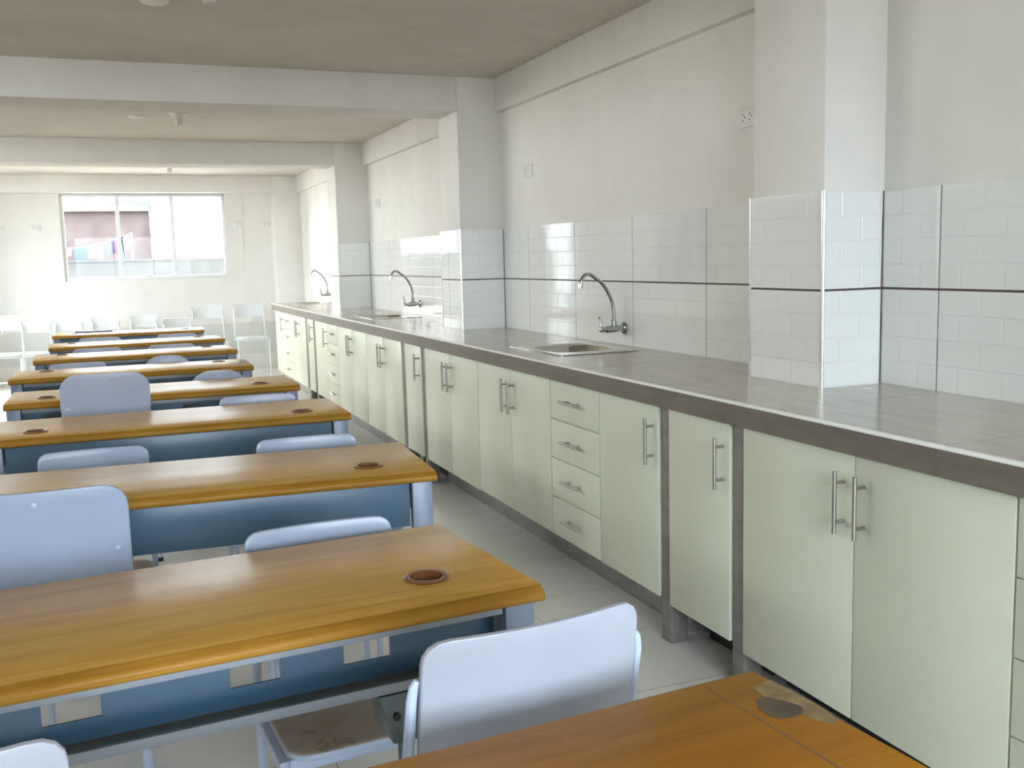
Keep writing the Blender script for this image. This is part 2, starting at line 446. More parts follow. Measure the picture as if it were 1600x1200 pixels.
# ------------------------------------------------------------------ counter run
ct = empty('counter', (.3, 5.8, 0), label='long grey tiled counter with light metal edge running under the sinks', cat='counter')
CY0, CY1 = .2, 11.5
def cm(mb): # shift to counter-local
    mb.v = [(x - .3, y - 5.8, z) for x, y, z in mb.v]; return mb
top = cm(MB().box(.012, XW - .01, CY0, CY1, .868, .90)).build('worktop', 'counter', ct)
SINKS = [(.355, 4.33, .20, .31), (.36, 7.78, .20, .32), (.36, 11.12, .20, .29)]
cuts = []
for sx, sy, hx, hy in SINKS:
    c = cm(MB().loops([rrect(sx, sy, hx - .045, hy - .13, .1, .80), rrect(sx, sy, hx - .045, hy - .13, .1, .95)], True, True)).build('cutter', 'hole', ct)
    cuts.append(c)
bpy.context.view_layer.update()
boolean_cut(top, cuts)
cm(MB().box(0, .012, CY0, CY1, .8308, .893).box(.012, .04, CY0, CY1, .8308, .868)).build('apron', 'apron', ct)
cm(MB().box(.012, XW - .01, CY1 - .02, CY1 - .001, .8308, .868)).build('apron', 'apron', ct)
cm(MB().box(-.003, .013, CY0, CY1 + .002, .8935, .9025)).build('edge_trim', 'edge_trim', ct, .002)
for k, (sx, sy, hx, hy) in enumerate(SINKS):
    s = empty('sink', (sx, sy, .9), label=['stainless steel sink nearest the viewer, set in the counter',
              'stainless steel sink in the middle bay, between the two tiled pillars', 'stainless steel sink in the farthest bay, near the counter end'][k], cat='sink', group='sinks along the counter')
    def rr(ax, ay, r, z): return rrect(0, 0, ax, ay, r, z)
    MB().loops([rr(hx, hy, .012, .0005), rr(hx, hy, .012, .004), rr(hx - .008, hy - .008, .01, .005), rr(hx - .03, hy - .045, .02, .002)]
               + [rr(hx - .045, hy - .125, .10, .002), rr(hx - .05, hy - .13, .098, -.004), rr(hx - .06, hy - .14, .09, -.10), rr(hx - .09, hy - .17, .06, -.13)]).build('basin', 'steel_sink', s, ang=60)
    MB().lathe([(.0, -.1285), (.035, -.1285), (.04, -.1265), (.042, -.1295)], n=20).build('drain', 'chrome', s)

# faucets
def faucet(y, z, label):
    f = empty('faucet', (XW - .009, y, z), label=label, cat='faucet', group='gooseneck taps on the tiled wall')
    MB().lathe([(.031, 0), (.031, .004), (.024, .012), (.014, .016), (.013, .03)], axis='x').build('wall_flange', 'chrome', f)
    fl = f.children[0]
    fl.rotation_euler = (0, 0, PI)
    MB().tube([(-.02, 0, 0), (-.03, 0, 0), (-.032, 0, 0), (-.10, 0, -.003), (-.105, 0, -.003), (-.12, 0, -.003)], [.014, .014, .017, .017, .012, .012], 16).build('valve_body', 'chrome', f)
    hd = MB().lathe([(.0, -.137), (.013, -.136), (.015, -.13), (.013, -.119)], axis='x', n=16)
    hd.tube([(-.129, 0, -.012), (-.131, 0, .012), (-.136, .0, .05), (-.138, .0, .062)], [.007, .006, .0055, .007], 10)
    hd.build('lever', 'chrome', f)
    MB().tube([(-.06, 0, .012), (-.06, 0, .04), (-.06, 0, .043), (-.06, 0, .052)], [.014, .014, .011, .011], 14).build('neck_nut', 'chrome', f)
    pts = [(-.060, 0, .045), (-.0605, 0, .09)]
    # rising, leaning, then a tight crook
    bz = [(-.0605, .09), (-.075, .15), (-.115, .215), (-.16, .25), (-.185, .265), (-.21, .262), (-.228, .242), (-.236, .215)]
    def cr(p0, p1, p2, p3, t):
        return tuple(.5 * (2 * b + (c - a) * t + (2 * a - 5 * b + 4 * c - d) * t * t + (3 * b - a - 3 * c + d) * t ** 3) for a, b, c, d in zip(p0, p1, p2, p3))
    q = [(-.06, .045)] + bz + [(-.238, .19)]
    for i in range(1, len(q) - 2):
        for k in range(5):
            a, z_ = cr(q[i - 1], q[i], q[i + 1], q[i + 2], k / 5); pts.append((a, 0, z_))
    pts.append((-.236, 0, .215))
    MB().tube(pts, .0088, 12).build('spout', 'chrome', f)
    MB().tube([(-.2345, 0, .222), (-.2375, 0, .20)], .0115, 14).build('spout_tip', 'chrome', f)
faucet(4.33, .985, 'chrome gooseneck wall tap over the nearest sink')
faucet(7.80, .992, 'chrome gooseneck wall tap over the middle sink, mirrored in glossy tiles')
faucet(11.20, .990, 'chrome gooseneck wall tap over the farthest sink')

# dividers (grey tiled upright slabs) and plinths
XD = .03
DV = [(2.462, 2.522), (2.888, 2.950), (5.694, 5.768), (6.122, 6.200), (9.108, 9.188), (9.482, 9.575)]
dn = ['grey tiled upright divider beside the nearest double cabinet', 'grey tiled upright divider on the near side of the first drawer stack',
      'grey tiled upright divider just before the single cabinet of the middle bay', 'grey tiled upright divider just past the single cabinet of the middle bay',
      'grey tiled upright divider before the far single cabinet', 'grey tiled upright divider past the far single cabinet']
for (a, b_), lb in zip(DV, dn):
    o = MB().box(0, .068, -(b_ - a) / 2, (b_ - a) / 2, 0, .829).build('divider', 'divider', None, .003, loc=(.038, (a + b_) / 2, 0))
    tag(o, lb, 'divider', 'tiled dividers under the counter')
for (a, b_), lb in zip([(2.952, 5.692), (6.202, 9.106), (9.577, 11.44)], ['grey tiled plinth under the cabinets of the first bay', 'grey tiled plinth under the cabinets of the middle bay', 'grey tiled plinth under the cabinets of the far bay']):
    o = MB().box(0, .4, 0, b_ - a, 0, .149).build('plinth', 'plinth', None, .002, loc=(.155, a, 0)); tag(o, lb, 'plinth', 'tiled plinths under the cabinets')

def handle(parent, y, z, ln, vertical):
    """T-bar pull: bar on two posts, on the face x = 0 (local)"""
    post = ln * .32
    mb = MB()
    if vertical:
        mb.tube([(-.032, y, z - ln / 2), (-.032, y, z + ln / 2)], .0058, 12)
        for d in (-post, post): mb.tube([(0, y, z + d), (-.03, y, z + d)], .0048, 10)
    else:
        mb.tube([(-.032, y - ln / 2, z), (-.032, y + ln / 2, z)], .0058, 12)
        for d in (-post, post): mb.tube([(0, y + d, z), (-.03, y + d, z)], .0048, 10)
    return mb.build('handle', 'handle', parent)
G = .0022
PLN = [(2.952, 5.692), (6.202, 9.106), (9.577, 11.44)]
def cabinet(y0, y1, fronts, zb, label, group, name='base_cabinet', cat='cabinet', zt=.826, x=XD):
    """fronts: list of ('door', ya, yb, handle_side) / ('drawers', ya, yb)"""
    c = empty(name, (x, y0, 0), label=label, cat=cat, group=group)
    D = y1 - y0 - .004; cb = MB().box(.0185, .56, .004, .020, zb + .003, zt).box(.0185, .56, D - .016, D, zb + .003, zt)
    cb.box(.0185, .56, .020, D - .016, zb + .003, zb + .019).box(.548, .56, .020, D - .016, zb + .019, zt)
    cb.box(.0185, .10, .020, D - .016, zt - .016, zt)
    for fr in fronts[:-1]: cb.box(.0185, .547, fr[2] - y0 - .008, fr[2] - y0 + .008, zb + .019, zt - .016)
    cb.build('carcass', 'carcass', c)
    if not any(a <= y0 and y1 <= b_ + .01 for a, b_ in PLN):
        MB().box(.16, .50, .002, D - .002, 0, zb + .003).build('support', 'recess', c)  # added block whose black colour paints the shaded void beneath
    for fr in fronts:
        a, b_ = fr[1] - y0 + G, fr[2] - y0 - G
        if fr[0] == 'door':
            d = MB().box(0, .018, a, b_, zb, zt).build('door', 'cab', c, .0015)
            hy = {'near': a + .035, 'far': b_ - .035}[fr[3]]
            handle(d, hy, .698, .162, True)
        else:
            hh = (zt - zb) / 4
            for k in range(4):
                d = MB().box(0, .018, a, b_, zb + k * hh + G * .8, zb + (k + 1) * hh - G * .8).build('drawer', 'cab', c, .0015)
                handle(d, (a + b_) / 2, zb + (k + .5) * hh + .005, .15, False)
    return c
GD = 'cream base cabinets with two doors'; GS = 'narrow single-door cabinets between grey dividers'; GW = 'cream cabinets with a drawer stack'
cabinet(1.02, 1.488, [('drawers', 1.02, 1.488)], .13, 'cream drawer unit at the edge of the picture beside the nearest double cabinet', GW)
cabinet(1.49, 2.458, [('door', 1.49, 1.977, 'far'), ('door', 1.977, 2.458, 'near')], .127, 'cream double-door cabinet nearest the viewer, under the near stretch of counter', GD)
cabinet(2.524, 2.886, [('door', 2.524, 2.886, 'near')], .142, 'narrow single-door cream cabinet nearest the viewer, dark gap beneath', GS)
cabinet(2.952, 3.860, [('door', 2.952, 3.40, 'near'), ('drawers', 3.40, 3.860)], .153, 'cream cabinet with one door and four drawers, just before the nearest sink', GW)
cabinet(3.862, 4.770, [('door', 3.862, 4.318, 'far'), ('door', 4.318, 4.77, 'near')], .155, 'cream double-door cabinet right below the nearest sink', GD)
cabinet(4.772, 5.690, [('door', 4.772, 5.222, 'far'), ('door', 5.222, 5.69, 'near')], .15, 'cream double-door cabinet just past the nearest sink, beside a grey divider', GD)
cabinet(5.772, 6.118, [('door', 5.772, 6.118, 'near')], .15, 'narrow single-door cream cabinet below the pillar between first and second sinks', GS)
cabinet(6.204, 7.158, [('door', 6.204, 6.67, 'far'), ('door', 6.67, 7.158, 'near')], .15, 'cream double-door cabinet of the middle bay, next to the grey divider', GD)
cabinet(7.162, 8.138, [('door', 7.162, 7.64, 'far'), ('door', 7.64, 8.138, 'near')], .15, 'cream double-door cabinet below the middle sink', GD)
cabinet(8.142, 9.100, [('drawers', 8.142, 8.55), ('door', 8.55, 9.10, 'near')], .15, 'cream cabinet with four drawers and one door, past the middle sink', GW)
cabinet(9.192, 9.478, [('door', 9.192, 9.478, 'near')], .15, 'narrow single-door cream cabinet below the pillar between second and third sinks', GS)
cabinet(9.580, 10.37, [('door', 9.58, 9.96, 'far'), ('door', 9.96, 10.37, 'near')], .15, 'cream double-door cabinet of the farthest bay', GD)
cabinet(10.374, 11.44, [('drawers', 10.374, 10.86), ('door', 10.86, 11.44, 'near')], .15, 'cream cabinet with drawers and one door closing the far counter end', GW)

# scrap of paper on the counter
o = MB().prism([(-.016, -.004), (.012, -.008), (.018, .003), (.002, .008), (-.012, .006)], 0, .002, 'z').build('paper_scrap', 'paper', None, loc=(.515, 2.49, .9003))
tag(o, 'tiny white paper scrap on the counter at the foot of the big pillar', 'paper scrap')

# sockets / switch
def socket(loc, face, label, w=.118, h=.075, pins=True, group='wall sockets'):
    """face 'x' looks along -X, 'y' looks along -Y"""
    s = empty('wall_socket', loc, {'x': -PI / 2, 'y': 0}[face], label=label, cat='socket', group=group)
    pl = MB().loops([[(a, 0, b_) for a, b_, _ in rrect(0, 0, w / 2, h / 2, .008, 0)], [(a, -.007, b_) for a, b_, _ in rrect(0, 0, w / 2, h / 2, .008, 0)],
                     [(a, -.011, b_) for a, b_, _ in rrect(0, 0, w / 2 - .006, h / 2 - .006, .007, 0)]], True, True).build('cover_plate', 'plastic', s)
    if pins:
        MB().box(-.043, .043, -.0135, -.010, -.024, .024).build('insert', 'plastic', s, .002)
        for cx in (-.022, .022):
            for dx, dz in ((-.006, .011), (-.006, -.011), (.006, 0)):
                MB().lathe([(.0035, -.0142), (.0035, -.0130)], (cx + dx, 0, dz), 'y', 8).build('pin_hole', 'pin', s)
    else:
        MB().box(-.012, .012, -.016, -.010, -.022, .022).build('rocker', 'plastic', s, .002)
    return s
socket((XW, 3.315, 1.852), 'x', 'white double socket half hidden behind the big white pillar')
socket((XW, 5.505, 1.842), 'x', 'white double socket high on the wall by the pillar between first and second sinks')
socket((XW, 9.05, 1.865), 'x', 'white double socket high on the wall of the middle bay')
socket((XW, 12.55, 1.87), 'x', 'small white switch plate high on the wall of the farthest bay', .075, .118, False)
socket((-2.44, YB, 1.83), 'y', 'white double socket on the end wall, on the window side away from the counter')
socket((-2.82, YB, 1.83), 'y', 'white double socket on the end wall at the very edge of the picture')
socket((-.10, YB, 1.84), 'y', 'white double socket on the end wall close to the window, beside a hanging string')
socket((.245, YB, 1.84), 'y', 'white double socket on the end wall next to the corner pillar', .1)
socket((0.0, YB, .64), 'y', 'low white double socket on the end wall behind a chair back')
o = MB().tube([(-.055, YB - .006, 2.2), (-.052, YB - .006, 2.0), (-.065, YB - .006, 1.7), (-.07, YB - .006, 1.30)], .005, 8).build('hanging_string', 'cord')
o.data.transform(Matrix.Translation((.06, -YB, -1.3))); o.location = (-.06, YB, 1.3)
tag(o, 'thin white string hanging down the end wall beside the window', 'string')

# ceiling fittings
def rosette(x, y, label):
    o = MB().lathe([(.058, 0), (.058, -.008), (.05, -.014), (.022, -.016), (.0, -.016)], n=28).build('junction_cover', 'plastic', None, loc=(x, y, ZC)); tag(o, label, 'ceiling cover', 'round covers on the ceiling')
def holder(x, y, label):
    h = empty('lamp_holder', (x, y, ZC), label=label, cat='lamp holder', group='lamp holders on the ceiling')
    MB().lathe([(.072, 0), (.072, -.006), (.05, -.022), (.026, -.038)], n=28).build('base_cone', 'lamp_plastic', h)
    MB().lathe([(.026, -.036), (.025, -.075), (.022, -.082), (.018, -.082), (.017, -.05), (0, -.05)], n=24).build('bulb_socket', 'lamp_plastic', h)
rosette(-1.42, 4.56, 'round white cover on the dark ceiling, cut by the top edge of the picture')
rosette(-1.41, 7.99, 'round white cover on the ceiling of the second bay beside a lamp holder')
rosette(-1.38, 11.77, 'round white cover on the bright ceiling of the farthest bay')
holder(-1.235, 4.22, 'empty lamp holder on the dark ceiling at the top edge of the picture')
holder(-1.125, 7.80, 'cone-shaped empty lamp holder under the ceiling of the second bay')
holder(-.98, 11.75, 'empty lamp holder on the bright ceiling of the farthest bay')

# ------------------------------------------------------------------ desks
def desk(cx, cy, yaw, label, open_front, gy, hw=.65, hd=.262, steel='steel', posts=False, top_m='wood'):
    t = empty('desk', (cx, cy, 0), yaw, label=label, cat='desk', group='two-seat wooden desks in a column')
    # top : oak board with a moulded nosing on both long edges
    zt, zb = .75, .722
    prof = []
    def nose(sgn):
        pts = [(hd - .020, zt), (hd - .016, zt - .0015), (hd - .0125, zt - .0045), (hd - .006, zt - .0065), (hd - .0015, zt - .0105), (hd, zt - .016), (hd - .0015, zt - .0215), (hd - .006, zt - .026), (hd - .012, zb)]
        return [(sgn * a, z) for a, z in pts]
    prof = nose(1) + nose(-1)[::-1]
    tb = MB().prism(prof, -hw, hw, 'x').build('tabletop', top_m, t, ang=25)
    tb.data.materials.append(M['wood_edge'])
    cuts = []
    for sx in (-1, 1):
        cuts.append(MB().lathe([(.033, .70), (.033, .78)], (sx * .485, gy, 0), n=28).build('cutter', 'hole', t))
    bpy.context.view_layer.update()
    boolean_cut(tb, cuts)
    for p in tb.data.polygons:                       # the nosing and the board ends are a darker golden lipping
        c = p.center
        if abs(c.y) > hd - .018 or abs(abs(c.x) - hw) < .002: p.material_index = 1
    for sx in (-1, 1):
        g = MB().lathe([(.0325, zt - .012), (.0325, zt - .001), (.0415, zt + .0002), (.0425, zt + .002), (.040, zt + .0042), (.034, zt + .0045), (.0305, zt + .003), (.030, zt - .012)], (sx * .485, gy, 0), n=32).build('grommet', 'grommet', t, ang=50)
        MB().lathe([(.0305, zt - .010), (.029, zt - .026), (.0, zt - .027)], (sx * .485, gy, 0), n=28).build('grommet_cup', 'hole', g)
    # corner columns
    for sx in (-1, 1):
        for sy in (-1, 1):
            x1, x0 = hw - .008, hw - .066
            lg = MB().box(min(sx * x0, sx * x1), max(sx * x0, sx * x1), min(sy * (hd - .03), sy * (hd - .058)), max(sy * (hd - .03), sy * (hd - .058)), .012, zb).build('leg', 'steel_leg', t, .003)
            MB().box(min(sx * (x0 - .003), sx * (x1 + .003)), max(sx * (x0 - .003), sx * (x1 + .003)), min(sy * (hd - .027), sy * (hd - .061)), max(sy * (hd - .027), sy * (hd - .061)), 0, .014).build('foot_cap', 'pin', lg, .002)
    xi = hw - .070
    so = -1 if open_front else 1                     # side on which the tray is open
    ye = hd - .034
    # solid panel on the closed side
    MB().box(-xi + .003, xi - .003, min(-so * ye, -so * (ye - .016)), max(-so * ye, -so * (ye - .016)), .594, zb - .004).build('modesty_panel', steel, t, .002)
    MB().box(-xi, xi, min(-so * (ye - .02), -so * (ye - .036)), max(-so * (ye - .02), -so * (ye - .036)), .60, zb).build('back_rail', 'steel_dark', t, .002)
    # open side : top rail, recessed apron with rectangular cut-outs, tray with front lip
    def yb(a, b_): return (min(so * a, so * b_), max(so * a, so * b_))
    MB().box(-xi, xi, *yb(ye, ye - .022), zb - .020, zb).build('top_rail', 'steel_rail', t, .002)
    ya = .172
    holes = [(-.50, -.42), (-.30, -.255), (-.175, -.09), (.107, .19), (.30, .386)]
    ap = MB(); cur = -.612
    a0, a1 = yb(ya, ya - .004)
    for h0, h1 in holes:
        ap.box(cur, h0, a0, a1, .61, zb); ap.box(h0, h1, a0, a1, .61, .645); ap.box(h0, h1, a0, a1, .684, zb); cur = h1
    ap.box(cur, .586, a0, a1, .61, zb); ap.box(.586, .604, a0, a1, .61, .644); ap.box(.586, .604, a0, a1, .686, zb); ap.box(.604, .612, a0, a1, .61, zb)
    ap.build('apron_panel', steel, t, merge=True)
    for sx in (-1, 1):                               # end plates
        MB().box(min(sx * (hw - .034), sx * (hw - .03)), max(sx * (hw - .034), sx * (hw - .03)), -hd + .06, hd - .06, .60, zb).build('end_plate', steel, t)
    tr = MB().box(-xi, xi, *yb(ya - .01, ye - .006), .602, .606).box(-xi, xi, *yb(ye - .008, ye), .603, .619)
    tr.build('tray', 'steel_dark', t, .001)
    lp = MB().box(-xi, xi, *yb(ye, ye + .003), .602, .6195).build('tray_lip', 'steel_rail', t, .001)
    # hanging brackets with a thin post
    for sx in (-.345, .385) if posts else (-.365, .365):
        y0, y1 = yb(ye - .004, ye - .075)
        b_ = MB().prism([(sx - .042, .596), (sx + .042, .596), (sx + .038, .505), (sx - .018, .505)], y0, y1, 'y').build('bracket', 'steel_dark', t, .003)
        MB().lathe([(.007, -.004), (.007, .004)], (sx - .012, min(y0, y1) - .001, .556), 'y', 10).build('bolt', 'pin', b_)
        ym = (y0 + y1) / 2
        if not posts: continue
        MB().tube([(sx + .01, ym, .51), (sx + .01, ym, .004)], .009, 10).build('post', 'steel_dark', t)
        MB().lathe([(.014, 0), (.014, .012), (.009, .016)], (sx + .01, ym, 0), n=12).build('foot', 'pin', t)
    return t
DK = [
 (-1.505, .845, .070, 'foreground oak desk with a dark worn patch and a seam at its end', True, -.12, .65, .262, 'steel', False, 'wood_dark'),
 (-1.6587, 1.8009, .082, 'second oak desk from the viewer, seen into its open blue-grey tray with cut-outs', True, -.10, .65, .262, 'steel', True),
 (-1.497, 2.930, -.062, 'third oak desk from the viewer, solid blue panel, big chair back before it', False, -.10),
 (-1.480, 4.105, -.010, 'fourth oak desk from the viewer, solid blue panel, tall blue chair back rising behind it', False, -.10),
 (-1.497, 5.140, -.012, 'fifth oak desk from the viewer, two bright cut-outs showing in its dark tray', True, -.07),
 (-1.570, 6.260, -.010, 'sixth oak desk from the viewer, with a dark scuffed corner', True, .14),
 (-1.530, 7.450, .025, 'seventh oak desk from the viewer, two rows before the last', True, .15),
 (-1.500, 8.590, .045, 'eighth oak desk from the viewer, next to last', True, .12),
 (-1.520, 10.00, -.060, 'farthest oak desk, with a dark blue folder lying on it', False, .0),
]
desks = [desk(*d) for d in DK]
# the foreground desk's wear : seam, dark patch and scuffed corner
d0 = desks[0]
def local(t, x, y):
    c, s = math.cos(-t.rotation_euler[2]), math.sin(-t.rotation_euler[2]); dx, dy = x - t.location[0], y - t.location[1]
    return (c * dx - s * dy, s * dx + c * dy)
def patch(t, pts, name, m, z=.7503, label=None):
    q = [local(t, *p) for p in pts]
    o = MB().prism(q, z - .0015, z, 'z').build(name, m, t)
    if label: o['label'] = label
patch(d0, [(-.962, 1.112), (-.958, 1.112), (-.935, .80), (-.937, .62), (-.941, .62), (-.939, .80)], 'seam', 'seam')
patch(d0, [(-.905, 1.088), (-.885, 1.094), (-.868, 1.098), (-.862, 1.05), (-.860, .985), (-.868, .955), (-.885, .965), (-.895, .99), (-.905, 1.0), (-.90, 1.03), (-.908, 1.06)], 'scuffed_corner', 'bare', .7503, 'scuffed bare wood')
patch(d0, [(-.925, 1.052), (-.910, 1.060), (-.900, 1.045), (-.888, 1.028), (-.882, 1.012), (-.890, 1.000), (-.910, .992), (-.928, .995), (-.936, 1.008), (-.936, 1.030)], 'dark_patch', 'stain', .7506, 'dark brown stain')
0 and patch(d0, [(-.955, .93), (-.935, .945), (-.915, .925), (-.918, .885), (-.94, .87), (-.958, .895)], 'faded_patch', 'grommet', .7503, 'faint reddish stain')
d5 = desks[5]
patch(d5, [(-1.06, 6.07), (-1.02, 6.12), (-.98, 6.19), (-.945, 6.33), (-.93, 6.42), (-.925, 6.30), (-.927, 6.09), (-.97, 6.10)], 'scuffed_corner', 'bare', .7504, 'dark scuffed corner')
patch(d5, [(-1.06, 6.075), (-1.045, 6.12), (-1.00, 6.22), (-.94, 6.45), (-.936, 6.42), (-.985, 6.20), (-1.03, 6.10)], 'dark_patch', 'stain', .7506, 'dark edge of the scuff')
o = MB().box(-.16, .16, -.05, .05, 0, .012).build('folder', 'folder', None, .001, loc=(-1.84, 10.15, .7505)); o.rotation_euler = (0, 0, -.06)
tag(o, 'dark blue folder lying on the farthest desk', 'folder')

# ------------------------------------------------------------------ chairs
def chair(w, top, bh, seat_z, cr, board_m, frame_m, seat_m, tilt=.17, sd=.33, flank=False):
    """school chair; the sitter faces +Y, backrest plane near y = -sd/2 - .03 at its top"""
    c = empty('school_chair', (0, 0, 0))
    hw = w / 2; zb = top - bh
    ybk = -sd / 2 - .01
    def yb(z): return ybk - max(0, z - seat_z) * tilt * .9
    # backrest board
    cols = []
    n = 18
    for i in range(n + 1):
        x = -hw * math.cos(PI * i / n)
        e = hw - abs(x)
        drop = 0 if e >= cr else cr - math.sqrt(max(0, cr * cr - (cr - e) ** 2))
        cr2 = cr * .6
        rise = 0 if e >= cr2 else cr2 - math.sqrt(max(0, cr2 * cr2 - (cr2 - e) ** 2))
        cols.append((x, zb + rise, top - drop))
    nz = 8; vs = []; fs = []
    for side, th in ((0, -.006), (1, .006)):
        for x, z0, z1 in cols:
            for j in range(nz + 1):
                z = z0 + (z1 - z0) * j / nz
                y = yb(z) - .022 * (1 - (x / hw) ** 2) + th - .010
                vs.append((x, y, z))
    m_ = (n + 1) * (nz + 1)
    for i in range(n):
        for j in range(nz):
            a = i * (nz + 1) + j
            fs.append((a, a + 1, a + nz + 2, a + nz + 1)); fs.append((m_ + a, m_ + a + nz + 1, m_ + a + nz + 2, m_ + a + 1))
    ring = [i * (nz + 1) for i in range(n + 1)] + [n * (nz + 1) + j for j in range(1, nz + 1)] + [i * (nz + 1) + nz for i in range(n - 1, -1, -1)] + [j for j in range(nz - 1, 0, -1)]
    for k in range(len(ring)):
        a, b_ = ring[k], ring[(k + 1) % len(ring)]; fs.append((a, b_, b_ + m_, a + m_))
    bd = MB().add(vs, fs).build('backrest', board_m, c, .0025, 2, ang=40)
    # rivets on the back
    for x, z in () if board_m == 'chair_front' else ((0, top - .028), (-hw + .028, max(zb + .03, top - .15)), (hw - .028, max(zb + .03, top - .15))):
        y = yb(z) - .022 * (1 - (x / hw) ** 2) - .016
        MB().lathe([(0, -.003), (.004, -.0024), (.0065, 0), (.0065, .002)], (x, y, z), 'y', 12).build('rivet', 'rivet' if board_m != 'chair_white' else 'frame_white', bd)
    # seat
    sw = hw - .012
    MB().loops([rrect(0, 0, sw - .004, sd / 2 - .004, .045, seat_z - .018), rrect(0, 0, sw, sd / 2, .048, seat_z - .014), rrect(0, 0, sw, sd / 2, .048, seat_z - .004), rrect(0, 0, sw - .004, sd / 2 - .004, .045, seat_z)], True, True).build('seat', seat_m, c, ang=60)
    seat = c.children[-1] if c.children[-1].name.startswith('seat') else [q for q in c.children if q.name.startswith('seat')][0]
    seat.data.materials.append(M[frame_m])
    for p in seat.data.polygons:
        if p.normal.z < .3: p.material_index = 1
    # legs and frame
    r = .0095; lx = hw + (.008 if flank else -.004)
    for s in (-1, 1):
        if flank: top_pts = [(s * (hw + .010), yb(zb) + .002, zb), (s * (hw + .010), yb(top - .085) - .006, top - .085), (s * (hw + .007), yb(top - .065) - .006, top - .065), (s * (hw + .003), yb(top - .055) - .006, top - .056)]
        else: top_pts = [(s * (lx - .004), yb(zb) + .010, zb), (s * (hw - .018), yb(top - cr - .02) + .002, top - max(cr, .05) - .015)]
        pts = [(s * lx, ybk + .03, .006), (s * lx, ybk + .014, seat_z - .05), (s * lx, ybk + .008, seat_z + .02)] + top_pts
        lg = MB().tube(pts, [r, r, r] + ([r * .9, r * .8, r * .7, r * .45] if flank else [r, r * .85]), 10).build('leg', frame_m, c)
        MB().lathe([(.013, 0), (.013, .014), (.011, .018)], (s * lx, ybk + .03, 0), n=12).build('foot_cap', 'pin' if board_m == 'chair_dull' else frame_m, lg)
        lg = MB().tube([(s * lx, sd / 2 - .02, .006), (s * lx, sd / 2 - .03, seat_z - .03)], r, 10).build('leg', frame_m, c)
        MB().lathe([(.013, 0), (.013, .014), (.011, .018)], (s * lx, sd / 2 - .02, 0), n=12).build('foot_cap', 'pin' if board_m == 'chair_dull' else frame_m, lg)
    zf = seat_z - .030
    sf = MB()
    for s in (-1, 1): sf.box(s * lx - .009, s * lx + .009, ybk + .015, sd / 2 - .025, zf - .012, zf + .012)
    sf.box(-lx + .009, lx - .009, sd / 2 - .042, sd / 2 - .024, zf - .012, zf + .012); sf.box(-lx + .009, lx - .009, ybk + .012, ybk + .03, zf - .012, zf + .012)
    sf.build('seat_frame', frame_m, c, .002)
    st = MB()
    for s in (-1, 1): st.tube([(s * lx, ybk + .022, .16), (s * lx, sd / 2 - .023, .16)], .008, 8)
    st.tube([(-lx, .0, .16), (lx, .0, .16)], .008, 8)
    st.build('stretcher', frame_m, c)
    c['_top'] = yb(top) - .03
    return c
kinds = {
 'front': chair(.345, .835, .20, .42, .035, 'chair_front', 'frame_blue', 'seat_worn', .17, .26, True),
 'tall': chair(.375, .865, .245, .44, .052, 'chair_blue', 'frame_blue', 'seat_worn'),
 'round': chair(.365, .89, .20, .44, .075, 'chair_dull', 'frame_blue', 'seat_worn'),
 'small': chair(.325, .77, .17, .41, .03, 'chair_dull', 'frame_blue', 'seat_worn', .06, .27),
 'smallb': chair(.325, .77, .17, .41, .03, 'chair_blue', 'frame_blue', 'seat_worn', .06, .27),
 'arch': chair(.31, .785, .17, .40, .12, 'chair_dull', 'frame_blue', 'seat_worn', .14, .30),
 'wtall': chair(.375, .865, .165, .47, .022, 'chair_white', 'frame_white', 'chair_white', .10),
 'wsmall': chair(.31, .785, .16, .42, .028, 'chair_white', 'frame_white', 'chair_white', .10, .32),
}
used = set()
def place(kind, x, y, rot, label, group, lift=0):
    """x, y: where the top of the backrest stands"""
    src = kinds[kind]; off = src['_top']
    o = src if kind not in used else copy_tree(src)
    used.add(kind)
    o.location = (x + math.sin(rot) * off, y - math.cos(rot) * off, 0); o.rotation_euler = (0, 0, rot)
    tag(o, label, 'chair', group)
    return o
GA = 'painted school chairs among the desks'; GB = 'white school chairs along the end wall'
place('front', -1.155, 1.225, .10, 'pale blue chair between the foreground desk and second desk, whole backrest in view', GA)
place('tall', -1.86, 2.335, -.03, 'big pale blue chair with riveted back between the second and third desks', GA)
place('smallb', -1.29, 2.16, PI + .06, 'low pale blue chair on the far side of the second desk, seat seen under it', GA)
place('smallb', -1.76, 3.40, PI, 'low pale blue chair beyond the third desk, beneath the tall blue chair back', GA)
place('smallb', -1.11, 3.29, PI - .04, 'low pale blue chair beyond the third desk, at its end near the cabinets', GA)
place('round', -1.725, 4.62, .0, 'tall lavender-blue chair with rounded corners rising behind the fourth desk', GA)
place('small', -1.11, 4.46, PI, 'low lavender chair behind the fourth desk, at its end near the cabinets', GA)
place('arch', -1.17, 5.50, 0, 'lavender chair with an arched top in front of the sixth desk', GA)
place('small', -1.89, 6.64, PI, 'low lavender chair behind the sixth desk, away from the cabinets', GA)
place('arch', -1.37, 6.64, PI, 'low lavender chair with arched top behind the sixth desk, nearer the cabinets', GA)
place('small', -1.79, 7.80, PI, 'low lavender chair behind the seventh desk, away from the cabinets', GA)
place('small', -1.28, 7.80, PI, 'low lavender chair behind the seventh desk, nearer the cabinets', GA)
place('small', -1.78, 8.98, PI, 'low lavender chair behind the eighth desk, away from the cabinets', GA)
place('small', -1.17, 9.00, PI, 'low lavender chair behind the eighth desk, nearer the cabinets', GA)
place('front', -1.927, 1.125, .04, 'pale chair beside the foreground desk, only its backrest tip in view', GA)
def wplace(kind, x, y, lb, rz=0): place(kind, x, y, PI + rz, lb, GB)
